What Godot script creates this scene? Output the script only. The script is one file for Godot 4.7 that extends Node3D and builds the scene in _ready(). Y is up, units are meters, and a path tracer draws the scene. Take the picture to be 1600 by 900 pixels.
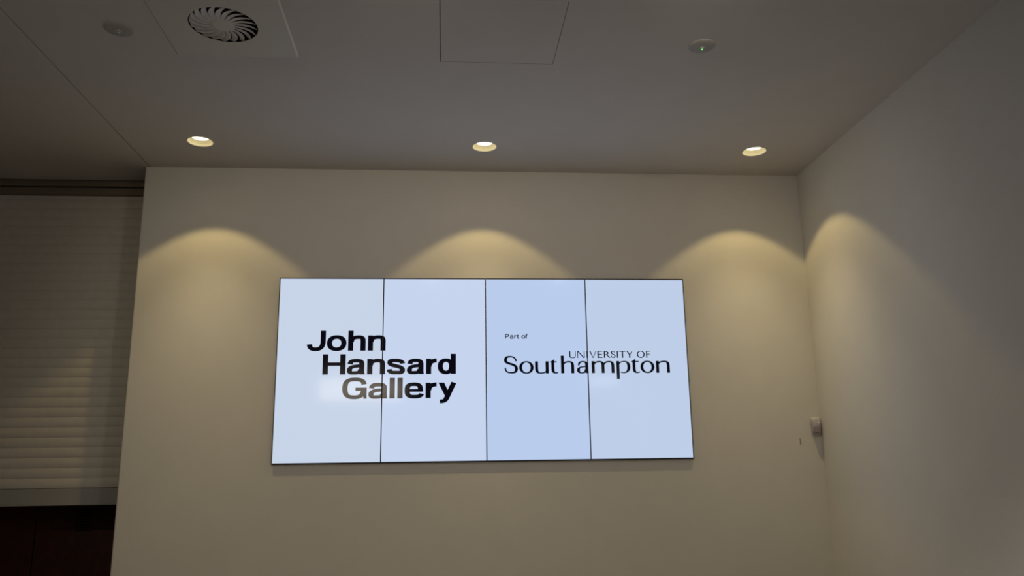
extends Node3D
# A gallery foyer at night: a four-panel video wall on a white wall between a part-closed roller shutter and a side wall,
# three recessed downlights in the ceiling above.

const CEIL := 3.659           # underside of the ceiling
const WALL_L := -2.312        # free left end of the front wall
const WALL_R := 2.268         # right-hand wall
const JOINT := -2.284         # shadow gap between the two ceiling fields
const SCREEN_W := 2.737       # lit picture of the four panels together
const SCREEN_H := 1.2097
const SCREEN_Y := 1.6648      # lower edge of the lit picture
const SCREEN_Z := 0.015       # glass of the panels in front of the wall

var used := {}
var M := {}

# ------------------------------------------------------------------ helpers
func numbered(called: String) -> String:
	var n: int = used.get(called, -1) + 1
	used[called] = n
	return called if n == 0 else "%s_%03d" % [called, n]

func tag(o: Node3D, label: String, category: String, group := "") -> Node3D:
	o.set_meta("label", label)
	o.set_meta("category", category)
	if group != "":
		o.set_meta("group", group)
	return o

func thing(called: String, label: String, category: String, at := Vector3.ZERO, group := "") -> Node3D:
	var o := Node3D.new()
	o.name = numbered(called)
	o.position = at
	add_child(o)
	tag(o, label, category, group)
	return o

func part(called: String, mesh: Mesh, mat: Material, parent: Node = null, at := Vector3.ZERO) -> MeshInstance3D:
	var o := MeshInstance3D.new()
	o.name = called if parent else numbered(called)
	o.mesh = mesh
	o.material_override = mat
	o.position = at
	o.cast_shadow = GeometryInstance3D.SHADOW_CASTING_SETTING_ON
	(parent if parent else self).add_child(o, true)
	return o

func struct(called: String, mesh: Mesh, mat: Material, at := Vector3.ZERO) -> MeshInstance3D:
	var o := part(called, mesh, mat, null, at)
	o.set_meta("kind", "structure")
	return o

func box(a: Vector3, b: Vector3) -> ArrayMesh:       # plain box between two corners
	return chamfered(a, b, 0.0)

func chamfered(a: Vector3, b: Vector3, c: float) -> ArrayMesh:   # box with chamfered edges
	var st := SurfaceTool.new()
	st.begin(Mesh.PRIMITIVE_TRIANGLES)
	st.set_smooth_group(-1)
	var m := (a + b) / 2.0
	var h := (b - a).abs() / 2.0
	var pts := func(axis: int, s: float) -> Array:
		var u := (axis + 1) % 3
		var v := (axis + 2) % 3
		var out := []
		for k in [[-1, -1], [1, -1], [1, 1], [-1, 1]]:
			var p := Vector3.ZERO
			p[axis] = s * h[axis]
			p[u] = k[0] * (h[u] - c)
			p[v] = k[1] * (h[v] - c)
			out.append(p)
		return out
	for axis in 3:
		for s in [-1.0, 1.0]:
			quad_out(st, pts.call(axis, s), m)
	if c > 0.0:
		for axis in 3:
			var u := (axis + 1) % 3
			var v := (axis + 2) % 3
			for su in [-1.0, 1.0]:
				for sv in [-1.0, 1.0]:
					var q := []
					for k in [[0, -1], [0, 1], [1, 1], [1, -1]]:
						var p := Vector3.ZERO
						p[axis] = k[1] * (h[axis] - c)
						p[u] = su * (h[u] if k[0] == 0 else h[u] - c)
						p[v] = sv * (h[v] - c if k[0] == 0 else h[v])
						q.append(p)
					quad_out(st, q, m)
		for sx in [-1.0, 1.0]:
			for sy in [-1.0, 1.0]:
				for sz in [-1.0, 1.0]:
					var s3 := Vector3(sx, sy, sz)
					tri_out(st, s3 * Vector3(h.x, h.y - c, h.z - c), s3 * Vector3(h.x - c, h.y, h.z - c), s3 * Vector3(h.x - c, h.y - c, h.z), m)
	st.generate_normals()
	return st.commit()

func tri_out(st: SurfaceTool, p: Vector3, q: Vector3, r: Vector3, move := Vector3.ZERO) -> void:   # turned away from the origin
	if (q - p).cross(r - p).dot(p + q + r) > 0.0:   # front faces run clockwise
		var t := q
		q = r
		r = t
	for k in [p, q, r]:
		st.add_vertex(k + move)

func quad_out(st: SurfaceTool, q: Array, move := Vector3.ZERO) -> void:
	tri_out(st, q[0], q[1], q[2], move)
	tri_out(st, q[0], q[2], q[3], move)

func quad(st: SurfaceTool, a: Vector3, b: Vector3, c: Vector3, d: Vector3) -> void:
	for k in [a, b, c, a, c, d]:
		st.add_vertex(k)

func lathe(profile: Array, n := 48, smooth := true) -> ArrayMesh:     # profile of Vector2(radius, height), turned about y
	var st := SurfaceTool.new()
	st.begin(Mesh.PRIMITIVE_TRIANGLES)
	for j in profile.size() - 1:
		st.set_smooth_group(j if smooth else -1)
		for i in n:
			var a0 := TAU * i / n
			var a1 := TAU * (i + 1) / n
			var p: Vector2 = profile[j]
			var q: Vector2 = profile[j + 1]
			var A := Vector3(p.x * cos(a0), p.y, p.x * sin(a0))
			var B := Vector3(p.x * cos(a1), p.y, p.x * sin(a1))
			var C := Vector3(q.x * cos(a1), q.y, q.x * sin(a1))
			var D := Vector3(q.x * cos(a0), q.y, q.x * sin(a0))
			if p.x < 1e-6:
				for k in [A, C, D]:
					st.add_vertex(k)
			elif q.x < 1e-6:
				for k in [A, B, C]:
					st.add_vertex(k)
			else:
				quad(st, A, B, C, D)
	st.generate_normals()
	return st.commit()

func extrude(outline: Array, depth: float) -> ArrayMesh:     # closed outline (x, y), from z = 0 to depth, flat shaded
	var st := SurfaceTool.new()
	st.begin(Mesh.PRIMITIVE_TRIANGLES)
	st.set_smooth_group(-1)
	var pts := PackedVector2Array(outline)
	if Geometry2D.is_polygon_clockwise(pts):
		pts.reverse()
	var n := pts.size()
	var idx := Geometry2D.triangulate_polygon(pts)
	for t in range(0, idx.size(), 3):
		var a := pts[idx[t]]
		var b := pts[idx[t + 1]]
		var c := pts[idx[t + 2]]
		if (b - a).cross(c - a) < 0.0:
			var s := b
			b = c
			c = s
		for k in [a, c, b]:
			st.add_vertex(Vector3(k.x, k.y, depth))
		for k in [a, b, c]:
			st.add_vertex(Vector3(k.x, k.y, 0.0))
	for i in n:
		var a := pts[i]
		var b := pts[(i + 1) % n]
		quad(st, Vector3(a.x, a.y, 0), Vector3(a.x, a.y, depth), Vector3(b.x, b.y, depth), Vector3(b.x, b.y, 0))
	st.generate_normals()
	return st.commit()

func mat(c: Color, rough := 0.6, metal := 0.0, spec := 0.5) -> StandardMaterial3D:
	var m := StandardMaterial3D.new()
	m.albedo_color = c
	m.roughness = rough
	m.metallic = metal
	m.metallic_specular = spec
	return m

func glow(c: Color, energy: float) -> StandardMaterial3D:
	var m := mat(Color(0.8, 0.8, 0.8), 0.4)
	m.emission_enabled = true
	m.emission = c
	m.emission_energy_multiplier = energy
	return m

func mottled(m: StandardMaterial3D, low: float, high: float, scale: float, freq: float, number: int) -> StandardMaterial3D:
	var noise := FastNoiseLite.new()            # faint unevenness of rolled paint or wood, the same on every run
	noise.seed = number
	noise.frequency = freq
	noise.fractal_octaves = 4
	var grey := noise.get_seamless_image(256, 256)
	var im := Image.create(256, 256, false, Image.FORMAT_RGB8)
	for y in 256:
		for x in 256:
			var v := lerpf(low, high, grey.get_pixel(x, y).r)
			im.set_pixel(x, y, Color(v, v, v))
	m.albedo_texture = ImageTexture.create_from_image(im)
	m.uv1_triplanar = true
	m.uv1_world_triplanar = true
	m.uv1_scale = Vector3.ONE * scale
	return m

# ------------------------------------------------------------------ the scene
func _ready() -> void:
	camera_and_light()
	materials()
	room()
	ceiling_fittings()
	shutter()
	video_wall()
	small_things()

func camera_and_light() -> void:
	var cam := Camera3D.new()
	cam.name = "camera"
	cam.fov = 38.197
	cam.near = 0.05
	cam.far = 60.0
	var yaw := -0.08287
	var pitch := 0.22484
	var roll := -0.01583
	cam.transform = Transform3D(Basis(Vector3.UP, yaw) * Basis(Vector3.RIGHT, pitch) * Basis(Vector3.BACK, roll), Vector3(-0.27624, 1.55, 5.52474))
	add_child(cam)
	cam.current = true
	var env := Environment.new()
	env.background_mode = Environment.BG_COLOR
	env.background_color = Color(0.0, 0.0, 0.0)
	env.tonemap_mode = Environment.TONE_MAPPER_LINEAR
	env.tonemap_exposure = 1.0
	env.sdfgi_enabled = true
	env.ssao_enabled = true
	env.ssil_enabled = true
	var we := WorldEnvironment.new()
	we.name = "environment"
	we.environment = env
	add_child(we)

const DOWN_ENERGY := 0.55       # spill that ends sharply at the rim of the fitting
const DOWN_ANGLE := 47.0
const BEAM_ENERGY := 1.2        # the strong middle of the beam
const BEAM_ANGLE := 36.0
const FOYER_ENERGY := 9.5      # fittings further back in the foyer
const TRACK_ENERGY := 2.6       # spotlight far behind the viewer, turned to the front wall
const WASH_ENERGY := 0.45        # the part of the foyer fittings that is thrown forward
const SCREEN_AREA := 0.01
const WINDOW_ENERGY := 0.3      # the wide window far behind the viewer, to the right
const WINDOW_GLOW := 0.7

func materials() -> void:
	M.wall = mottled(mat(Color(0.87, 0.865, 0.85), 0.85, 0.0, 0.3), 0.985, 1.0, 0.7, 0.02, 11)
	M.ceiling = mottled(mat(Color(0.84, 0.825, 0.81), 0.9, 0.0, 0.3), 0.985, 1.0, 0.5, 0.02, 12)
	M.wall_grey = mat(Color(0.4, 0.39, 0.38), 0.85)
	M.floor = mottled(mat(Color(0.43, 0.41, 0.39), 0.45), 0.85, 1.0, 0.5, 0.03, 13)
	M.white_metal = mat(Color(0.86, 0.855, 0.84), 0.45)
	M.reflector = mat(Color(0.95, 0.92, 0.80), 0.3)
	M.lens = glow(Color(1.0, 0.95, 0.80), 4.5)
	M.blade = mat(Color(0.80, 0.79, 0.775), 0.5)
	M.plate = mat(Color(0.81, 0.80, 0.775), 0.55)
	M.plenum = mat(Color(0.035, 0.03, 0.028), 0.9)
	M.disc = mat(Color(0.66, 0.655, 0.64), 0.55)
	M.led = glow(Color(0.25, 1.0, 0.45), 0.9)
	M.led_dim = glow(Color(0.5, 0.8, 0.6), 0.03)
	M.slat = mottled(mat(Color(0.88, 0.865, 0.835), 0.5), 0.96, 1.0, 1.5, 0.03, 14)
	M.header = mat(Color(0.50, 0.46, 0.40), 0.6)
	M.rail = mat(Color(0.66, 0.66, 0.66), 0.45)
	M.wood = mottled(mat(Color(0.34, 0.13, 0.07), 0.55), 0.75, 1.0, 1.2, 0.03, 15)
	M.slot = mat(Color(0.03, 0.02, 0.018), 0.8)
	M.bezel = mat(Color(0.035, 0.036, 0.042), 0.4)
	M.housing = mat(Color(0.045, 0.045, 0.05), 0.6)
	M.pir = mat(Color(0.73, 0.71, 0.73), 0.35)
	M.pir_lens = mat(Color(0.58, 0.55, 0.58), 0.3)
	M.mark = mat(Color(0.62, 0.60, 0.55), 0.8)
	M.frame = mat(Color(0.2, 0.2, 0.21), 0.5)
	M.pane = glow(Color(1.0, 0.93, 0.82), 3.0)
	M.pane_front = glow(Color(1.0, 0.95, 0.89), WINDOW_GLOW)
	M.pane_cool = glow(Color(0.85, 0.9, 1.0), 1.8)

# ------------------------------------------------------------------ room
func room() -> void:
	var far := 11.0
	# front wall: runs behind the panels from its free end by the shutter to the corner
	struct("wall_front", box(Vector3(WALL_L + 0.006, 0, -1.4), Vector3(WALL_R, CEIL, 0)), M.wall)
	var bead := []                                         # rounded metal corner bead along the free end
	for k in 7:
		var a := PI / 2 + PI / 2 * k / 6.0
		bead.append(Vector2(WALL_L + 0.012 + 0.012 * cos(a), -0.0105 + 0.012 * sin(a)))
	bead.append_array([Vector2(WALL_L, -0.05), Vector2(WALL_L + 0.0055, -0.05), Vector2(WALL_L + 0.0055, 0.0002)])
	var tr := struct("trim_1", extrude(bead, CEIL - 0.002), M.white_metal)
	tr.rotation.x = -PI / 2                                # outline (x, y) stands as (x, -z)
	tr.scale = Vector3(1, -1, 1)
	tr.rotation.x = -PI / 2
	struct("wall_right", box(Vector3(WALL_R, 0, -1.4), Vector3(WALL_R + 0.2, CEIL, 4.6)), M.wall)
	struct("wall_side", box(Vector3(WALL_R + 0.2, 0, -1.6), Vector3(8.0, CEIL, -1.4)), M.wall)
	struct("wall_right_far", box(Vector3(8.0, 0, -1.6), Vector3(8.2, CEIL, far + 0.2)), M.wall)
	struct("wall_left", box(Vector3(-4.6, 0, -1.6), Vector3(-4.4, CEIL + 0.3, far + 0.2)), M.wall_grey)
	struct("wall_recess", box(Vector3(-4.4, 0, -1.6), Vector3(WALL_L + 0.006, CEIL + 0.3, -1.4)), M.wall)
	struct("floor", box(Vector3(-4.6, -0.2, -1.6), Vector3(8.2, 0, far + 0.2)), M.floor)
	# back wall behind the viewpoint, with the lit windows that light the foyer and that the glass of the panels mirrors
	var holes := [[-2.75, -1.05, 3.05, 3.55], [2.55, 3.25, 3.3, 3.55], [3.9, 7.6, 1.2, 3.5]]
	var st := SurfaceTool.new()
	st.begin(Mesh.PRIMITIVE_TRIANGLES)
	var xs := [-4.4, holes[0][0], holes[0][1], holes[1][0], holes[1][1], holes[2][0], holes[2][1], 8.0]
	for i in 7:
		var cuts := [[0.0, CEIL]]
		if i == 1:
			cuts = [[0.0, holes[0][2]], [holes[0][3], CEIL]]
		elif i == 3:
			cuts = [[0.0, holes[1][2]], [holes[1][3], CEIL]]
		elif i == 5:
			cuts = [[0.0, holes[2][2]], [holes[2][3], CEIL]]
		for c in cuts:
			st.append_from(box(Vector3(xs[i], c[0], far), Vector3(xs[i + 1], c[1], far + 0.2)), 0, Transform3D())
	struct("wall_back", st.commit(), M.wall)
	for i in 3:
		var h: Array = holes[i]
		var f := SurfaceTool.new()
		f.begin(Mesh.PRIMITIVE_TRIANGLES)
		var w := 0.035
		var z0 := far + 0.04
		var z1 := far + 0.12
		f.append_from(box(Vector3(h[0], h[2], z0), Vector3(h[1], h[2] + w, z1)), 0, Transform3D())
		f.append_from(box(Vector3(h[0], h[3] - w, z0), Vector3(h[1], h[3], z1)), 0, Transform3D())
		f.append_from(box(Vector3(h[0], h[2] + w, z0), Vector3(h[0] + w, h[3] - w, z1)), 0, Transform3D())
		f.append_from(box(Vector3(h[1] - w, h[2] + w, z0), Vector3(h[1], h[3] - w, z1)), 0, Transform3D())
		var win := struct("window_%d" % (i + 1), f.commit(), M.frame)
		part("pane", box(Vector3(h[0] + w, h[2] + w, far + 0.07), Vector3(h[1] - w, h[3] - w, far + 0.09)), [M.pane, M.pane_cool, M.pane_front][i], win)
		var l := AreaLight3D.new()
		l.name = "window_light"
		l.area_size = Vector2(h[1] - h[0] - 2 * w, h[3] - h[2] - 2 * w)
		l.area_normalize_energy = false
		l.light_energy = WINDOW_ENERGY if i == 2 else 0.3
		l.light_color = Color(1.0, 0.95, 0.89)
		l.area_range = 20.0
		l.shadow_enabled = true
		l.position = Vector3((h[0] + h[1]) / 2, (h[2] + h[3]) / 2, far + 0.06)
		win.add_child(l)
	# ceiling: the main plasterboard field with its openings, and the strip over the shutter beyond the shadow gap
	var c := CSGBox3D.new()
	c.name = "ceiling"
	var lo := Vector3(JOINT + 0.004, CEIL, 0.0 - 1.4)
	var hi := Vector3(8.2, CEIL + 0.25, far + 0.2)
	c.size = hi - lo
	c.position = (lo + hi) / 2
	c.material = M.ceiling
	c.set_meta("kind", "structure")
	add_child(c)
	for p in DOWNLIGHTS:
		cut_round(c, "downlight_hole", p, 0.0785, 0.1)
	for p in DISCS:
		cut_round(c, "disc_hole", p, 0.05, 0.03)
	cut_round(c, "diffuser_hole", DIFFUSER, 0.17, 0.11)
	var hb := CSGBox3D.new()
	hb.name = "hatch_hole"
	hb.operation = CSGShape3D.OPERATION_SUBTRACTION
	hb.size = Vector3(0.589, 0.2, 0.594)
	hb.position = Vector3(-0.0088, CEIL, 1.869) - c.position
	c.add_child(hb)
	struct("ceiling_strip", box(Vector3(-4.6, CEIL, -0.272), Vector3(JOINT - 0.004, CEIL + 0.25, far + 0.2)), M.ceiling)
	struct("trim_2", box(Vector3(JOINT - 0.004, CEIL + 0.03, -0.272), Vector3(JOINT + 0.004, CEIL + 0.25, far + 0.2)), M.slot)
	struct("ceiling_recess", box(Vector3(-4.4, CEIL + 0.2, -1.4), Vector3(WALL_L - 0.001, CEIL + 0.3, -0.272)), M.ceiling)

func cut_round(c: CSGBox3D, called: String, at: Vector3, r: float, deep: float) -> void:
	var k := CSGCylinder3D.new()
	k.name = called
	k.operation = CSGShape3D.OPERATION_SUBTRACTION
	k.radius = r
	k.height = deep * 2
	k.sides = 48
	k.position = at - c.position
	c.add_child(k, true)

# ------------------------------------------------------------------ ceiling fittings
const DOWNLIGHTS := [Vector3(-1.821, CEIL, 0.459), Vector3(-0.020, CEIL, 0.452), Vector3(1.788, CEIL, 0.445), Vector3(-1.89, CEIL, 4.02), Vector3(-0.4, CEIL, 2.74), Vector3(0.9, CEIL, 2.74)]
const DISCS := [Vector3(-1.820, CEIL, 1.816), Vector3(1.012, CEIL, 1.802)]
const DIFFUSER := Vector3(-1.321, CEIL, 1.879)

func ceiling_fittings() -> void:
	var t := thing("downlight", "", "downlight", DOWNLIGHTS[0], "recessed downlights")
	part("trim_ring", lathe([Vector2(0.0765, 0.004), Vector2(0.0765, -0.002), Vector2(0.082, -0.003), Vector2(0.0855, 0.0)]), M.white_metal, t)
	part("reflector", lathe([Vector2(0.054, 0.030), Vector2(0.063, 0.022), Vector2(0.071, 0.012), Vector2(0.0765, -0.001)], 48), M.reflector, t)
	part("lens", lathe([Vector2(0.0, 0.027), Vector2(0.03, 0.028), Vector2(0.055, 0.030), Vector2(0.055, 0.046), Vector2(0.0, 0.046)]), M.lens, t)
	var l := SpotLight3D.new()
	l.name = "spill"
	l.position = Vector3(0, 0.024, 0)
	l.rotation.x = -PI / 2
	l.light_color = Color(1.0, 0.87, 0.58)
	l.light_energy = DOWN_ENERGY
	l.light_size = 0.02
	l.spot_angle = DOWN_ANGLE
	l.spot_angle_attenuation = 0.18
	l.spot_range = 15.0
	l.spot_attenuation = 2.0
	l.shadow_enabled = true
	t.add_child(l)
	var bm: SpotLight3D = l.duplicate()
	bm.name = "beam"
	bm.light_energy = BEAM_ENERGY
	bm.light_color = Color(1.0, 0.91, 0.72)
	bm.spot_angle = BEAM_ANGLE
	bm.spot_angle_attenuation = 1.0
	t.add_child(bm)
	var said := [
		"round recessed downlight near the shadow gap, lighting the wall left of the screens",
		"round recessed downlight above the middle of the screens",
		"round recessed downlight near the right-hand wall corner",
		"round recessed downlight furthest back in the foyer, on the shutter side",
		"round recessed downlight further back in the foyer, left of the middle",
		"round recessed downlight further back in the foyer, towards the right-hand wall"]
	tag(t, said[0], "downlight", "recessed downlights")
	for i in range(1, DOWNLIGHTS.size()):
		var d: Node3D = t.duplicate()
		d.name = numbered("downlight")
		add_child(d)
		d.position = DOWNLIGHTS[i]
		tag(d, said[i], "downlight", "recessed downlights")
		if i > 2:
			d.get_node("beam").light_energy = FOYER_ENERGY * (0.08 if i == 3 else 1.0)
			d.get_node("beam").light_color = Color(1.0, 0.95, 0.88)
			d.get_node("beam").spot_angle = 38.0
			d.get_node("spill").light_energy = 0.05
		if i > 3:
			var wash: SpotLight3D = d.get_node("beam").duplicate()
			wash.name = "wash"
			wash.position = Vector3(0, -0.012, 0)
			wash.rotation = Vector3(-deg_to_rad(27.0), 0, 0)
			wash.light_energy = WASH_ENERGY
			wash.light_color = Color(1.0, 0.935, 0.85)
			wash.spot_angle = 55.0
			d.add_child(wash)
	# a spotlight far behind the viewer, washing the front wall
	var spots := [[Vector3(-3.3, CEIL, 6.6), "black spotlight on the foyer ceiling on the shutter side, turned to the front wall"]]
	for k in spots:
		var sp := thing("track_spotlight", k[1], "spotlight", k[0])
		part("base", lathe([Vector2(0.0, -0.025), Vector2(0.045, -0.025), Vector2(0.05, -0.02), Vector2(0.05, 0.0)], 24), M.slot, sp)
		part("stem", lathe([Vector2(0.01, -0.16), Vector2(0.01, -0.025)], 16), M.slot, sp)
		var head := part("head", lathe([Vector2(0.0, 0.1), Vector2(0.045, 0.1), Vector2(0.05, 0.095), Vector2(0.05, -0.1), Vector2(0.046, -0.1), Vector2(0.044, -0.08)], 32), M.slot, sp, Vector3(0, -0.2, 0))
		var to: Vector3 = (Vector3(0.2, 1.7, 0.0) - (k[0] + Vector3(0, -0.2, 0))).normalized()
		head.basis = Basis(Quaternion(Vector3.DOWN, to))
		part("lens", lathe([Vector2(0.0, -0.083), Vector2(0.044, -0.08), Vector2(0.044, -0.06), Vector2(0.0, -0.06)], 24), M.lens, head)
		var sl := SpotLight3D.new()
		sl.name = "wash"
		sl.position = Vector3(0, -0.1, 0)
		sl.rotation.x = -PI / 2
		sl.light_color = Color(1.0, 0.93, 0.81)
		sl.light_energy = TRACK_ENERGY
		sl.light_size = 0.04
		sl.spot_angle = 30.0
		sl.spot_angle_attenuation = 0.6
		sl.spot_range = 20.0
		sl.spot_attenuation = 2.0
		sl.shadow_enabled = true
		head.add_child(sl)
	# round discs with an indicator lamp
	var said2 := ["round flush ceiling disc with a dim indicator, left of the swirl air diffuser", "round flush ceiling disc with a bright green indicator, right of the access hatch"]
	for i in 2:
		var d := thing("ceiling_disc", said2[i], "ceiling sensor", DISCS[i], "round ceiling discs with indicator lamps")
		part("cover", lathe([Vector2(0.0, -0.012), Vector2(0.03, -0.0118), Vector2(0.058, -0.009), Vector2(0.067, -0.004), Vector2(0.069, 0.0)]), M.disc, d)
		part("boss", lathe([Vector2(0.0, -0.020), Vector2(0.010, -0.019), Vector2(0.014, -0.0155), Vector2(0.015, -0.011)], 24), M.disc, d)
		var led := part("indicator", lathe([Vector2(0.0, -0.024), Vector2(0.0035, -0.0228), Vector2(0.005, -0.019)], 16), M.led if i == 1 else M.led_dim, d)
		led.set_meta("label", "green indicator lamp")
		if i == 1:
			var o := OmniLight3D.new()
			o.name = "indicator_light"
			o.position = Vector3(0, -0.03, 0)
			o.light_color = Color(0.25, 1.0, 0.45)
			o.light_energy = 0.000005
			o.light_size = 0.005
			o.shadow_enabled = true
			d.add_child(o)
		else:
			part("test_button", lathe([Vector2(0.0, -0.0135), Vector2(0.003, -0.0133), Vector2(0.004, -0.0115)], 16), M.led_dim, d, Vector3(-0.018, 0, 0))
	# square plate with a swirl of curved blades
	var v := thing("air_diffuser", "square ceiling air diffuser with a round swirl of curved blades", "air vent", DIFFUSER)
	var st := SurfaceTool.new()
	st.begin(Mesh.PRIMITIVE_TRIANGLES)
	var n := 96
	for i in n:
		var a := [TAU * i / n, TAU * (i + 1) / n]
		var rings := []
		for k in 2:
			var d := Vector2(cos(a[k]), sin(a[k]))
			var sq := d / maxf(absf(d.x), absf(d.y))
			rings.append([Vector3(d.x * 0.1575, -0.002, d.y * 0.1575), Vector3(d.x * 0.1575, -0.0045, d.y * 0.1575), Vector3(d.x * 0.160, -0.0055, d.y * 0.160),
				Vector3(sq.x * 0.294, -0.0055, sq.y * 0.294), Vector3(sq.x * 0.302, -0.001, sq.y * 0.302), Vector3(sq.x * 0.302, 0.0, sq.y * 0.302)])
		for j in 5:
			st.set_smooth_group(j)
			quad(st, rings[0][j + 1], rings[1][j + 1], rings[1][j], rings[0][j])
	st.generate_normals()
	part("plate", st.commit(), M.plate, v)
	part("plenum", lathe([Vector2(0.1578, -0.002), Vector2(0.163, 0.004), Vector2(0.163, 0.10), Vector2(0.0, 0.10)]), M.plenum, v)
	part("hub", lathe([Vector2(0.0, -0.0055), Vector2(0.045, -0.0055), Vector2(0.052, -0.0045), Vector2(0.053, 0.0), Vector2(0.053, 0.03), Vector2(0.0, 0.03)]), M.blade, v)
	var blade := blade_mesh(20)
	for i in 20:
		var b := part("blade", blade, M.blade, v)
		b.rotation.y = TAU * (i + 0.3) / 20
	# access hatch
	var h := thing("access_hatch", "square white flush access hatch in the ceiling", "access hatch", Vector3(-0.0083, CEIL, 1.8695))
	part("panel", chamfered(Vector3(-0.2912, 0.0, -0.2955), Vector3(0.2915, 0.02, 0.296), 0.0008), M.ceiling, h)
	part("frame", box(Vector3(-0.2945, 0.02, -0.297), Vector3(0.2935, 0.1, 0.296)), M.slot, h)

func blade_mesh(count: int) -> ArrayMesh:
	var st := SurfaceTool.new()
	st.begin(Mesh.PRIMITIVE_TRIANGLES)
	var pitch := TAU / count
	var rows := 9
	var grid := []
	for i in rows + 1:
		var f := float(i) / rows
		var r := lerpf(0.051, 0.1525, f)
		var curl := -0.42 * f * f
		var cover := lerpf(0.96, 0.52, pow(f, 2.4))
		var row := []
		for k in 5:
			var g := k / 4.0
			var a := curl - pitch * cover * g
			var y := -0.0045 + lerpf(0.002, 0.0105, f) * pow(g, 1.3)
			row.append(Vector3(r * cos(a), y, r * sin(a)))
		grid.append(row)
	var up := Vector3(0, 0.0014, 0)
	for i in rows:
		for k in 4:
			var a: Vector3 = grid[i][k]
			var b: Vector3 = grid[i + 1][k]
			var c: Vector3 = grid[i + 1][k + 1]
			var d: Vector3 = grid[i][k + 1]
			st.set_smooth_group(0)
			quad(st, a, d, c, b)
			st.set_smooth_group(1)
			quad(st, a + up, b + up, c + up, d + up)
		for k in [0, 4]:
			st.set_smooth_group(2 + k)
			quad(st, grid[i][k], grid[i + 1][k], grid[i + 1][k] + up, grid[i][k] + up)
	st.generate_normals()
	return st.commit()

# ------------------------------------------------------------------ shutter and what is behind it
func shutter() -> void:
	var x0 := -4.36
	var x1 := -2.36
	var zs := -0.36
	var t := thing("roller_shutter", "pale slatted roller shutter pulled most of the way down left of the wall", "shutter", Vector3((x0 + x1) / 2, 0, zs))
	var w := x1 - x0
	var top := 3.542
	var pitch := (3.542 - 1.531) / 30.0
	# one slat: gently bowed face, a rolled hook under it that lies in the shade of the groove
	var prof := []
	for k in 9:
		var g := k / 8.0
		prof.append(Vector2(0.0055 * sin(PI * (0.10 + 0.80 * g)) - 0.001, -pitch / 2 + 0.0035 + (pitch - 0.0105) * g))
	prof.append_array([Vector2(-0.0035, pitch / 2 - 0.005), Vector2(-0.0035, pitch / 2 + 0.001), Vector2(-0.009, pitch / 2 + 0.001), Vector2(-0.009, -pitch / 2 + 0.001), Vector2(-0.001, -pitch / 2 + 0.001)])
	var slat := extrude(prof, w)
	for i in 31:
		var s := part("slat", slat, M.slat, t, Vector3(w / 2, top + pitch / 2 - pitch * i, 0))
		s.rotation.y = -PI / 2
	part("bottom_rail", chamfered(Vector3(-w / 2, 1.427, -0.014), Vector3(w / 2, 1.529, 0.004), 0.002), M.rail, t)
	part("bottom_lip", chamfered(Vector3(-w / 2, 1.4195, -0.02), Vector3(w / 2, 1.427, 0.012), 0.002), M.rail, t)
	part("header_fascia", chamfered(Vector3(-w / 2 - 0.04, 3.620, -0.06), Vector3(w / 2 + 0.047, 3.88, 0.065), 0.002), M.header, t)
	part("header_trim", chamfered(Vector3(-w / 2 - 0.04, 3.566, -0.06), Vector3(w / 2 + 0.047, 3.6145, 0.045), 0.002), M.header, t)
	part("guide_rail", chamfered(Vector3(w / 2 + 0.002, 0, -0.03), Vector3(w / 2 + 0.046, 3.56, 0.03), 0.002), M.rail, t)
	part("guide_rail", chamfered(Vector3(-w / 2 - 0.04, 0, -0.03), Vector3(-w / 2 - 0.002, 3.56, 0.03), 0.002), M.rail, t)
	# dark cupboard standing in the recess behind the shutter
	var c := thing("cupboard", "dark brown wooden cupboard front standing in the shade under the shutter", "cupboard", Vector3(-3.232, 0, -1.0))
	part("carcass", box(Vector3(-1.08, 0.0, -0.38), Vector3(0.9, 2.2, -0.022)), M.slot, c)
	part("door", chamfered(Vector3(-1.08, 0.08, -0.022), Vector3(-0.004, 2.19, 0.0), 0.002), M.wood, c)
	var dr := part("door", chamfered(Vector3(0.004, 0.08, -0.022), Vector3(0.9, 2.19, 0.0), 0.002), M.wood, c)
	for k in 8:
		part("louvre", chamfered(Vector3(0.279, 1.367 - 0.0205 * k, -0.004), Vector3(0.392, 1.376 - 0.0205 * k, 0.006), 0.002), M.slot, dr)

# ------------------------------------------------------------------ video wall
var ink := PackedByteArray()
var iw := 0
var ih := 0
var ppm := 0.0
const SS := 3

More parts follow.
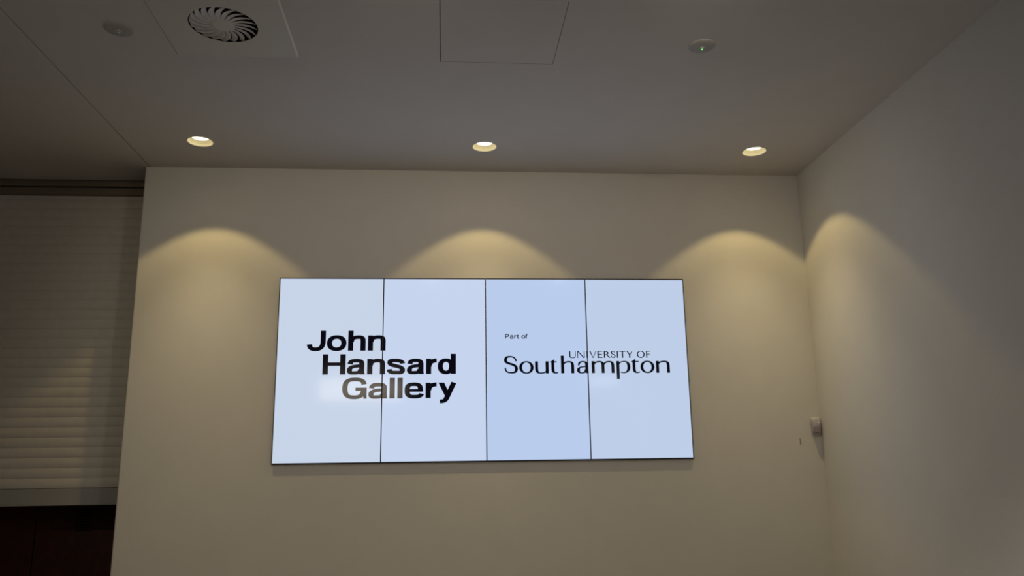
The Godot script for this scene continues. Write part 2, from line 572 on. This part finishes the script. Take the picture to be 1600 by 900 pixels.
func video_wall() -> void:
	var tex := ImageTexture.create_from_image(screen_picture())
	var said := [
		"leftmost screen of the video wall, most of the words John Hansard Gallery on it",
		"second screen from the left, ends of the words Hansard and Gallery on it",
		"third screen from the left, showing Part of and the start of Southampton",
		"rightmost screen of the video wall, showing the letters mpton"]
	var pitch := SCREEN_W / 4.0
	var ym := SCREEN_Y + SCREEN_H / 2
	for i in 4:
		var t := thing("display_panel", said[i], "display", Vector3(-SCREEN_W / 2 + pitch * (i + 0.5), SCREEN_Y, 0.0), "video wall screens")
		var l := -pitch / 2 + 0.0006
		var r := pitch / 2 - 0.0006
		if i == 0:
			l -= 0.006
		if i == 3:
			r += 0.006
		var lit_l := -pitch / 2 + (0.0036 if i > 0 else 0.0)
		var lit_r := pitch / 2 - (0.0036 if i < 3 else 0.0)
		var b := -0.0075
		var tp := SCREEN_H + 0.0075
		part("housing", chamfered(Vector3(l + 0.002, b + 0.002, 0.0), Vector3(r - 0.002, tp - 0.002, SCREEN_Z - 0.006), 0.002), M.housing, t)
		var f := SurfaceTool.new()
		f.begin(Mesh.PRIMITIVE_TRIANGLES)
		var z0 := SCREEN_Z - 0.006
		var z1 := SCREEN_Z + 0.001
		f.append_from(box(Vector3(l, b, z0), Vector3(r, 0.0, z1)), 0, Transform3D())
		f.append_from(box(Vector3(l, SCREEN_H, z0), Vector3(r, tp, z1)), 0, Transform3D())
		f.append_from(box(Vector3(l, 0.0, z0), Vector3(lit_l, SCREEN_H, z1)), 0, Transform3D())
		f.append_from(box(Vector3(lit_r, 0.0, z0), Vector3(r, SCREEN_H, z1)), 0, Transform3D())
		part("bezel", f.commit(), M.bezel, t)
		var st := SurfaceTool.new()
		st.begin(Mesh.PRIMITIVE_TRIANGLES)
		var u0 := (pitch * (i + 0.5) + lit_l) / SCREEN_W
		var u1 := (pitch * (i + 0.5) + lit_r) / SCREEN_W
		for k in [[0, 1], [1, 1], [1, 0], [0, 1], [1, 0], [0, 0]]:
			st.set_normal(Vector3(0, 0, 1))
			st.set_uv(Vector2(u1 if k[0] else u0, 0.0 if k[1] else 1.0))
			st.add_vertex(Vector3(lit_r if k[0] else lit_l, SCREEN_H * k[1], SCREEN_Z))
		var m := mat(Color(0.012, 0.012, 0.015), 0.07)
		m.emission_enabled = true
		m.emission_texture = tex
		m.emission_operator = BaseMaterial3D.EMISSION_OP_MULTIPLY
		m.emission = Color(1, 1, 1)
		m.texture_repeat = false
		part("screen", st.commit(), m, t)
		var a := AreaLight3D.new()
		a.name = "screen_light"
		a.area_size = Vector2(lit_r - lit_l, SCREEN_H)
		a.area_normalize_energy = false
		a.light_energy = SCREEN_AREA
		a.light_color = Color(0.86, 0.92, 1.0)
		a.area_range = 20.0
		a.shadow_enabled = true
		a.position = Vector3((lit_l + lit_r) / 2, SCREEN_H / 2, SCREEN_Z + 0.004)
		a.rotation.y = PI
		t.add_child(a)

func screen_picture() -> Image:
	iw = 2048
	ppm = iw / SCREEN_W
	ih = roundi(SCREEN_H * ppm)
	ink.resize(iw * SS * ih * SS)
	ink.fill(0)
	words()
	var tints := [Color8(199, 212, 232), Color8(198, 212, 238), Color8(185, 204, 236), Color8(190, 206, 232)]
	var im := Image.create(iw, ih, false, Image.FORMAT_RGB8)
	for i in 4:
		im.fill_rect(Rect2i(iw * i / 4, 0, iw / 4, ih), tints[i])
	var dark := Color(0.02, 0.02, 0.06)
	for y in ih:
		var first := y * SS * iw * SS
		if ink.slice(first, first + SS * iw * SS).find(1) < 0:
			continue
		for x in iw:
			var n := 0
			for j in SS:
				var at := first + j * iw * SS + x * SS
				n += ink[at] + ink[at + 1] + ink[at + 2]
			if n > 0:
				im.set_pixel(x, y, im.get_pixel(x, y).lerp(dark, n / float(SS * SS)))
	ink = PackedByteArray()
	return im

func fill(pts: Array) -> void:                    # one convex shape, in metres from the lower left of the picture's middle
	var k := ppm * SS
	var p := []
	var lo := INF
	var hi := -INF
	for q in pts:
		var v := Vector2((q.x + SCREEN_W / 2) * k, (SCREEN_H - q.y) * k)
		p.append(v)
		lo = minf(lo, v.y)
		hi = maxf(hi, v.y)
	var width := iw * SS
	for y in range(maxi(0, ceili(lo - 0.5)), mini(ih * SS - 1, floori(hi - 0.5)) + 1):
		var c := y + 0.5
		var a := INF
		var b := -INF
		for i in p.size():
			var u: Vector2 = p[i]
			var v: Vector2 = p[(i + 1) % p.size()]
			if (u.y <= c) != (v.y <= c):
				var x := u.x + (v.x - u.x) * (c - u.y) / (v.y - u.y)
				a = minf(a, x)
				b = maxf(b, x)
		if b >= a:
			for x in range(maxi(0, ceili(a - 0.5)), mini(width - 1, ceili(b - 0.5) - 1) + 1):
				ink[y * width + x] = 1

func rect(x0: float, y0: float, x1: float, y1: float) -> void:
	fill([Vector2(x0, y0), Vector2(x1, y0), Vector2(x1, y1), Vector2(x0, y1)])

func bez(out: Array, a: Vector2, b: Vector2, c: Vector2, d: Vector2, n := 14) -> void:
	for i in n + 1:
		out.append(a.bezier_interpolate(b, c, d, float(i) / n))

func stroke(pts: Array, tx: float, ty: float, ends := Vector2(1, 1)) -> void:   # tx: thickness where it runs upright, ty: where it runs level; ends: taper at both ends
	var left := []
	var right := []
	var n := pts.size()
	for i in n:
		var d: Vector2 = (pts[mini(i + 1, n - 1)] - pts[maxi(i - 1, 0)])
		if d.length() < 1e-7:
			d = Vector2(0, -1)
		d = d.normalized()
		var f := float(i) / (n - 1)
		var s := lerpf(ends.x, 1.0, smoothstep(0.0, 0.45, f)) * lerpf(ends.y, 1.0, smoothstep(1.0, 0.55, f))
		var o := Vector2(-d.y * tx / 2, d.x * ty / 2) * s
		left.append(pts[i] + o)
		right.append(pts[i] - o)
	for i in n - 1:
		fill([left[i], left[i + 1], right[i + 1]])
		fill([left[i], right[i + 1], right[i]])

func ring(x0: float, x1: float, y0: float, y1: float, tx: float, ty: float, e := 2.25, lean := 0.0) -> void:
	var c := Vector2((x0 + x1) / 2, (y0 + y1) / 2)
	var n := 56
	var prev := []
	for i in n + 1:
		var a := TAU * i / n
		var d := Vector2(signf(cos(a)) * pow(absf(cos(a)), 2.0 / e), signf(sin(a)) * pow(absf(sin(a)), 2.0 / e))
		var b := a + lean
		var d2 := Vector2(signf(cos(b)) * pow(absf(cos(b)), 2.0 / e), signf(sin(b)) * pow(absf(sin(b)), 2.0 / e))
		var o := c + d * Vector2((x1 - x0) / 2, (y1 - y0) / 2)
		var k := c + d2 * Vector2((x1 - x0) / 2 - tx, (y1 - y0) / 2 - ty)
		if prev:
			fill([prev[0], o, k])
			fill([prev[0], k, prev[1]])
		prev = [o, k]

# the letters: x0, x1 the ends, y the base line, xh the height of an x, S upright and T level stroke
func stem_arch(x0: float, x1: float, y: float, xh: float, S: float, T: float, thin := 1.0) -> void:
	var w := x1 - x0
	var xr := x1 - S / 2
	var top := y + xh - T / 2 + 0.001
	var p := []
	bez(p, Vector2(x0 + S * 0.62, y + xh * 0.58), Vector2(x0 + S * 0.66, y + xh * 0.84), Vector2(x0 + S * 0.5 + w * 0.22, top), Vector2(x0 + w * 0.60, top))
	bez(p, Vector2(x0 + w * 0.60, top), Vector2(xr - w * 0.06, top), Vector2(xr, y + xh * 0.86), Vector2(xr, y + xh * 0.58))
	stroke(p, S, T, Vector2(thin, 1))
	rect(x1 - S, y, x1, y + xh * 0.6)

func letter_n(x0: float, x1: float, y: float, xh: float, S: float, T: float, up := 0.0, thin := 1.0) -> void:
	rect(x0, y, x0 + S, y + (up if up > 0.0 else xh))
	stem_arch(x0, x1, y, xh, S, T, thin)

func letter_r(x0: float, x1: float, y: float, xh: float, S: float, T: float) -> void:
	rect(x0, y, x0 + S, y + xh)
	var p := []
	bez(p, Vector2(x0 + S * 0.6, y + xh * 0.50), Vector2(x0 + S * 0.66, y + xh * 0.80), Vector2(x0 + (x1 - x0) * 0.65, y + xh * 0.885), Vector2(x1, y + xh * 0.885))
	stroke(p, S, T * 1.12)

func letter_a(x0: float, x1: float, y: float, xh: float, S: float, T: float, thin := 1.0) -> void:
	var w := x1 - x0
	var xr := x1 - S / 2 - w * 0.03
	var p := []
	var top := y + xh - T / 2 + 0.001
	bez(p, Vector2(x0 + w * 0.05 + S * 0.42, y + xh * 0.66), Vector2(x0 + w * 0.07 + S * 0.42, y + xh * 0.86), Vector2(x0 + w * 0.28, top), Vector2(x0 + w * 0.50, top))
	bez(p, Vector2(x0 + w * 0.50, top), Vector2(xr - w * 0.08, top), Vector2(xr, y + xh * 0.88), Vector2(xr, y + xh * 0.64))
	stroke(p, S, T, Vector2(thin, 1))
	fill([Vector2(xr - S / 2, y + xh * 0.66), Vector2(xr + S / 2, y + xh * 0.66), Vector2(xr + S / 2, y + xh * 0.16), Vector2(x1, y), Vector2(xr - S * 0.40, y), Vector2(xr - S / 2, y + xh * 0.16)])
	p = []
	var low := y + T / 2 - 0.002
	bez(p, Vector2(xr - S * 0.2, y + xh * 0.56), Vector2(x0 + w * 0.52, y + xh * 0.53), Vector2(x0 + S / 2, y + xh * 0.54), Vector2(x0 + S / 2, y + xh * 0.27))
	bez(p, Vector2(x0 + S / 2, y + xh * 0.27), Vector2(x0 + S / 2, y + xh * 0.06), Vector2(x0 + w * 0.26, low), Vector2(x0 + w * 0.42, low))
	bez(p, Vector2(x0 + w * 0.42, low), Vector2(x0 + w * 0.62, low), Vector2(xr - S * 0.3, y + xh * 0.12), Vector2(xr - S * 0.2, y + xh * 0.32))
	stroke(p, S * 0.98, T * 0.9, Vector2(1, 1))

func letter_s(x0: float, x1: float, y: float, xh: float, S: float, T: float, thin := 1.0) -> void:
	var w := x1 - x0
	var p := []
	var top := y + xh - T / 2 + 0.001
	var low := y + T / 2 - 0.001
	bez(p, Vector2(x1 - w * 0.06 - S * 0.30, y + xh * 0.69), Vector2(x1 - w * 0.08 - S * 0.30, y + xh * 0.86), Vector2(x0 + w * 0.68, top), Vector2(x0 + w * 0.48, top))
	bez(p, Vector2(x0 + w * 0.48, top), Vector2(x0 + w * 0.20, top), Vector2(x0 + S * 0.52, y + xh * 0.92), Vector2(x0 + S * 0.52, y + xh * 0.735))
	bez(p, Vector2(x0 + S * 0.52, y + xh * 0.735), Vector2(x0 + S * 0.52, y + xh * 0.50), Vector2(x1 - S * 0.5, y + xh * 0.58), Vector2(x1 - S * 0.5, y + xh * 0.28))
	bez(p, Vector2(x1 - S * 0.5, y + xh * 0.28), Vector2(x1 - S * 0.5, y + xh * 0.08), Vector2(x0 + w * 0.76, low), Vector2(x0 + w * 0.52, low))
	bez(p, Vector2(x0 + w * 0.52, low), Vector2(x0 + w * 0.26, low), Vector2(x0 + S * 0.5, y + xh * 0.10), Vector2(x0 + S * 0.42, y + xh * 0.32))
	stroke(p, S, T, Vector2(thin, thin))

func letter_e(x0: float, x1: float, y: float, xh: float, S: float, T: float) -> void:
	var w := x1 - x0
	var p := []
	var top := y + xh - T / 2 + 0.002
	var low := y + T / 2 - 0.002
	bez(p, Vector2(x1 - S * 0.5, y + xh * 0.42), Vector2(x1 - S * 0.5, y + xh * 0.84), Vector2(x0 + w * 0.78, top), Vector2(x0 + w * 0.5, top))
	bez(p, Vector2(x0 + w * 0.5, top), Vector2(x0 + w * 0.2, top), Vector2(x0 + S / 2, y + xh * 0.82), Vector2(x0 + S / 2, y + xh * 0.5))
	bez(p, Vector2(x0 + S / 2, y + xh * 0.5), Vector2(x0 + S / 2, y + xh * 0.18), Vector2(x0 + w * 0.22, low), Vector2(x0 + w * 0.52, low))
	bez(p, Vector2(x0 + w * 0.52, low), Vector2(x0 + w * 0.76, low), Vector2(x1 - w * 0.12, y + xh * 0.12), Vector2(x1 - w * 0.09, y + xh * 0.29))
	stroke(p, S, T)
	rect(x0 + S * 0.5, y + xh * 0.42, x1 - S * 0.2, y + xh * 0.59)

func letter_l(x0: float, S: float, y: float, h: float) -> void:
	rect(x0, y, x0 + S, y + h)

func words() -> void:
	var S := 0.0335
	var T := 0.0235
	var X := 0.101
	var H := 0.1335
	# John
	var y := 0.7225
	var p := []
	var jx := -1.058 - S / 2
	p = [Vector2(jx, y + H)]
	bez(p, Vector2(jx, y + H * 0.45), Vector2(jx, y + H * 0.16), Vector2(-1.096, y + T * 0.42), Vector2(-1.122, y + T * 0.42))
	bez(p, Vector2(-1.122, y + T * 0.42), Vector2(-1.146, y + T * 0.42), Vector2(-1.161, y + H * 0.12), Vector2(-1.1625, y + H * 0.32))
	stroke(p, S, T * 1.05)
	ring(-1.0495, -0.9225, y - 0.002, y + X + 0.002, S, T)
	letter_n(-0.911, -0.797, y, X, S, T, H)
	letter_n(-0.782, -0.6655, y, X, S, T)
	# Hansard
	y = 0.5655
	rect(-1.0725, y, -1.0375, y + H)
	rect(-0.9595, y, -0.9245, y + H)
	rect(-1.05, y + H * 0.425, -0.94, y + H * 0.595)
	letter_a(-0.9145, -0.7985, y, X, S, T)
	letter_n(-0.783, -0.6665, y, X, S, T)
	letter_s(-0.6525, -0.536, y, X, S, T)
	letter_a(-0.5235, -0.4115, y, X, S, T)
	letter_r(-0.3975, -0.328, y, X, S, T)
	ring(-0.3205, -0.212, y - 0.002, y + X + 0.002, S, T)
	rect(-0.2345, y, -0.201, y + H)
	# Gallery
	y = 0.407
	var gx0 := -0.9405
	var gx1 := -0.783
	var gw := gx1 - gx0
	p = []
	var gt := y + H - T / 2 + 0.003
	bez(p, Vector2(gx1 - S * 0.42 - 0.004, y + H * 0.69), Vector2(gx1 - S * 0.45 - 0.006, y + H * 0.90), Vector2(gx0 + gw * 0.72, gt), Vector2(gx0 + gw * 0.5, gt))
	bez(p, Vector2(gx0 + gw * 0.5, gt), Vector2(gx0 + gw * 0.18, gt), Vector2(gx0 + S / 2, y + H * 0.80), Vector2(gx0 + S / 2, y + H * 0.5))
	bez(p, Vector2(gx0 + S / 2, y + H * 0.5), Vector2(gx0 + S / 2, y + H * 0.16), Vector2(gx0 + gw * 0.22, y + T / 2 - 0.003), Vector2(gx0 + gw * 0.5, y + T / 2 - 0.003))
	bez(p, Vector2(gx0 + gw * 0.5, y + T / 2 - 0.003), Vector2(gx0 + gw * 0.72, y + T / 2 - 0.003), Vector2(gx1 - S * 0.7, y + H * 0.14), Vector2(gx1 - S * 0.6, y + H * 0.42))
	stroke(p, S, T)
	rect(gx0 + gw * 0.54, y + H * 0.38, gx1, y + H * 0.535)
	fill([Vector2(gx1 - S * 0.68, y + H * 0.5), Vector2(gx1, y + H * 0.5), Vector2(gx1, y), Vector2(gx1 - S * 0.6, y)])
	letter_a(-0.7715, -0.6485, y, X, S, T)
	letter_l(-0.6345, S, y, H)
	letter_l(-0.583, S, y, H)
	letter_e(-0.5365, -0.4155, y, X, S, T)
	letter_r(-0.3995, -0.328, y, X, S, T)
	p = [Vector2(-0.2135, y + X), Vector2(-0.2355, y + X * 0.55)]
	bez(p, Vector2(-0.2565, y + X * 0.10), Vector2(-0.268, y - 0.014), Vector2(-0.272, y - 0.0225), Vector2(-0.306, y - 0.0225))
	stroke(p, S * 1.05, T)
	fill([Vector2(-0.3155, y + X), Vector2(-0.278, y + X), Vector2(-0.2395, y + X * 0.20), Vector2(-0.2565, y + X * 0.02), Vector2(-0.2665, y)])
	# Part of
	S = 0.0058
	T = 0.0052
	y = 0.8015
	X = 0.0215
	H = 0.0305
	rect(0.1295, y, 0.1295 + S, y + H)
	p = []
	bez(p, Vector2(0.1325, y + H - T / 2), Vector2(0.162, y + H - T / 2 + 0.002), Vector2(0.162, y + H * 0.40), Vector2(0.1325, y + H * 0.42))
	stroke(p, S, T)
	letter_a(0.1625, 0.1865, y, X, S, T * 0.9)
	letter_r(0.191, 0.2045, y, X, S, T * 0.9)
	letter_t(0.207, 0.2225, 0.2115, y, X, S, T * 0.9, y + X * 1.25, 1.0)
	ring(0.2405, 0.266, y - 0.0005, y + X + 0.0005, S, T * 0.95)
	rect(0.2695, y, 0.2695 + S, y + X * 1.05)
	p = []
	bez(p, Vector2(0.2724, y + X), Vector2(0.2724, y + H * 0.92), Vector2(0.276, y + H), Vector2(0.2815, y + H - T * 0.4))
	stroke(p, S, T)
	rect(0.267, y + X - T * 0.8, 0.280, y + X)
	# UNIVERSITY OF
	y = 0.6685
	H = 0.0450
	S = 0.0078
	var t := 0.0042
	p = [Vector2(0.5645, y + H), Vector2(0.5645, y + H * 0.4)]
	bez(p, Vector2(0.5645, y + H * 0.38), Vector2(0.5645, y + H * 0.02), Vector2(0.575, y + 0.001), Vector2(0.584, y + 0.001))
	stroke(p, S, t)
	p = []
	bez(p, Vector2(0.584, y + 0.001), Vector2(0.597, y + 0.001), Vector2(0.6025, y + H * 0.10), Vector2(0.6025, y + H * 0.42))
	p.append(Vector2(0.6025, y + H))
	stroke(p, t, t)
	rect(0.6165, y, 0.6165 + t, y + H)
	fill([Vector2(0.6165, y + H), Vector2(0.6245, y + H), Vector2(0.664, y + 0.001), Vector2(0.6565, y)])
	rect(0.661, y, 0.661 + t, y + H)
	rect(0.6785, y, 0.6785 + S, y + H)
	fill([Vector2(0.6985, y + H), Vector2(0.7065, y + H), Vector2(0.7245, y), Vector2(0.7215, y - 0.001)])
	fill([Vector2(0.7405, y + H), Vector2(0.7445, y + H), Vector2(0.7245, y - 0.001), Vector2(0.7215, y)])
	rect(0.7535, y, 0.7535 + S, y + H)
	for k in [0.0, 0.49, 0.93]:
		rect(0.756, y + H * k, 0.787 - (0.003 if k == 0.49 else 0.0), y + H * k + t)
	rect(0.7975, y, 0.7975 + S, y + H)
	p = []
	bez(p, Vector2(0.800, y + H - t / 2), Vector2(0.8335, y + H), Vector2(0.8335, y + H * 0.46), Vector2(0.803, y + H * 0.47))
	stroke(p, S, t)
	fill([Vector2(0.810, y + H * 0.48), Vector2(0.818, y + H * 0.50), Vector2(0.8415, y), Vector2(0.8335, y)])
	letter_s(0.845, 0.876, y, H, S, t, 0.6)
	rect(0.8855, y, 0.8855 + S, y + H)
	rect(0.9015, y + H - t, 0.946, y + H)
	rect(0.9205, y, 0.9205 + S, y + H)
	fill([Vector2(0.9525, y + H), Vector2(0.9605, y + H), Vector2(0.9765, y + H * 0.48), Vector2(0.9705, y + H * 0.42)])
	fill([Vector2(0.989, y + H), Vector2(0.993, y + H), Vector2(0.9765, y + H * 0.42), Vector2(0.9715, y + H * 0.46)])
	rect(0.9695, y, 0.9695 + S, y + H * 0.47)
	ring(1.0235, 1.0765, y - 0.001, y + H + 0.001, S, t, 2.05)
	rect(1.0865, y, 1.0865 + S, y + H)
	rect(1.089, y + H - t, 1.1155, y + H)
	rect(1.089, y + H * 0.49, 1.1115, y + H * 0.49 + t)
	# Southampton
	y = 0.565
	X = 0.0805
	H = 0.1195
	S = 0.0196
	T = 0.0078
	letter_s(0.120, 0.2125, y, H, S, T * 1.75, 0.5)
	ring(0.2215, 0.3175, y - 0.0015, y + X + 0.0015, S, T, 2.08)
	rect(0.3285, y + X * 0.35, 0.3285 + S, y + X)
	p = []
	bez(p, Vector2(0.3285 + S / 2, y + X * 0.42), Vector2(0.3285 + S / 2, y + X * 0.02), Vector2(0.353, y + T * 0.3), Vector2(0.370, y + T * 0.3))
	bez(p, Vector2(0.370, y + T * 0.3), Vector2(0.385, y + T * 0.3), Vector2(0.395, y + X * 0.08), Vector2(0.4045, y + X * 0.20))
	stroke(p, S, T, Vector2(1, 0.6))
	rect(0.399, y, 0.399 + S, y + X)
	letter_t(0.430, 0.4785, 0.438, y, X, S, T, y + X * 1.19, 0.5)
	letter_n(0.5035, 0.5915, y, X, S, T * 1.15, H, 0.5)
	letter_a(0.6105, 0.6895, y, X, S, T, 0.6)
	rect(0.711, y, 0.711 + S, y + X)
	stem_arch(0.711, 0.7975, y, X, S, T * 1.15, 0.5)
	stem_arch(0.7795, 0.8645, y, X, S, T * 1.15, 0.5)
	rect(0.880, y - 0.040, 0.880 + S, y + X)
	p = []
	bez(p, Vector2(0.892, y + X * 0.66), Vector2(0.900, y + X * 0.90), Vector2(0.918, y + X - T * 0.3), Vector2(0.932, y + X - T * 0.3))
	bez(p, Vector2(0.932, y + X - T * 0.3), Vector2(0.956, y + X - T * 0.3), Vector2(0.974 - S / 2, y + X * 0.80), Vector2(0.974 - S / 2, y + X * 0.49))
	bez(p, Vector2(0.974 - S / 2, y + X * 0.49), Vector2(0.974 - S / 2, y + X * 0.18), Vector2(0.948, y + T * 0.3), Vector2(0.928, y + T * 0.3))
	bez(p, Vector2(0.928, y + T * 0.3), Vector2(0.918, y + T * 0.3), Vector2(0.912, y + X * 0.05), Vector2(0.907, y + X * 0.08))
	stroke(p, S, T, Vector2(0.6, 0.6))
	letter_t(0.981, 1.0385, 0.9905, y, X, S, T, y + X * 1.19, 0.5)
	ring(1.0435, 1.1395, y - 0.0015, y + X + 0.0015, S, T, 2.08)
	letter_n(1.1515, 1.2455, y, X, S, T * 1.15, 0.0, 0.5)

func letter_t(x0: float, x1: float, xs: float, y: float, xh: float, S: float, T: float, top: float, thin: float) -> void:
	rect(xs, y + xh * 0.3, xs + S, y + xh)
	fill([Vector2(x0, y + xh - T), Vector2(x0, y + xh - T * 0.6), Vector2(xs + S, top), Vector2(xs + S, y + xh - T)])
	rect(x0, y + xh - T, x1 - 0.1 * (x1 - x0), y + xh)
	var p := []
	bez(p, Vector2(xs + S / 2, y + xh * 0.36), Vector2(xs + S / 2, y + xh * 0.02), Vector2(xs + S * 1.2, y + T * 0.35), Vector2(xs + S * 1.7, y + T * 0.35))
	bez(p, Vector2(xs + S * 1.7, y + T * 0.35), Vector2(xs + S * 2.1, y + T * 0.4), Vector2(x1 - (x1 - xs) * 0.1, y + xh * 0.04), Vector2(x1, y + xh * 0.10), 8)
	stroke(p, S, T, Vector2(1, thin))

# ------------------------------------------------------------------ small things on the wall
func small_things() -> void:
	var t := thing("motion_sensor", "small white motion sensor fixed in the wall corner right of the screens", "sensor", Vector3(2.2325, 1.8595, 0.0))
	var inner := Node3D.new()
	inner.name = "sensor_body"
	# body: rounded, wider at the top, leaning face
	var st := SurfaceTool.new()
	st.begin(Mesh.PRIMITIVE_TRIANGLES)
	var rows := [[-0.060, 0.016, 0.018], [-0.056, 0.024, 0.026], [-0.045, 0.0295, 0.033], [-0.015, 0.0315, 0.040], [0.020, 0.033, 0.042], [0.046, 0.033, 0.038], [0.056, 0.030, 0.032], [0.060, 0.022, 0.022]]
	var ring_of := func(r: Array) -> Array:
		var out := []
		for k in 13:
			var a := PI * k / 12.0
			out.append(Vector3(-r[1] * signf(cos(a)) * pow(absf(cos(a)), 0.6), r[0], r[2] * pow(sin(a), 0.6)))
		return out
	st.set_smooth_group(0)
	for i in rows.size() - 1:
		var a: Array = ring_of.call(rows[i])
		var b: Array = ring_of.call(rows[i + 1])
		for k in 12:
			quad(st, a[k], b[k], b[k + 1], a[k + 1])
	for e in [[0, false], [rows.size() - 1, true]]:
		var r: Array = ring_of.call(rows[e[0]])
		st.set_smooth_group(1 + e[0])
		for k in range(1, 12):
			for v in ([r[0], r[k + 1], r[k]] if e[1] else [r[0], r[k], r[k + 1]]):
				st.add_vertex(v)
	st.generate_normals()
	part("body", st.commit(), M.pir, t)
	part("lens", chamfered(Vector3(-0.021, -0.046, 0.030), Vector3(0.021, 0.002, 0.0435), 0.006), M.pir_lens, t)
	part("indicator", chamfered(Vector3(0.012, 0.022, 0.040), Vector3(0.018, 0.027, 0.0445), 0.001), glow(Color(0.95, 0.95, 1.0), 0.35), t)
	t.rotation.y = deg_to_rad(-14)
	inner.free()
	var m := extrude([Vector2(-0.004, 0.018), Vector2(-0.001, 0.022), Vector2(0.003, 0.018), Vector2(0.003, 0.0), Vector2(0.007, -0.008), Vector2(0.006, -0.018), Vector2(0.0, -0.021), Vector2(-0.005, -0.016), Vector2(-0.003, -0.004)], 0.002)
	tag(part("screw_plug", m, M.mark, null, Vector3(2.116, 1.7625, 0.0)), "tiny grey plugged hole in the wall below left of the motion sensor", "wall plug")
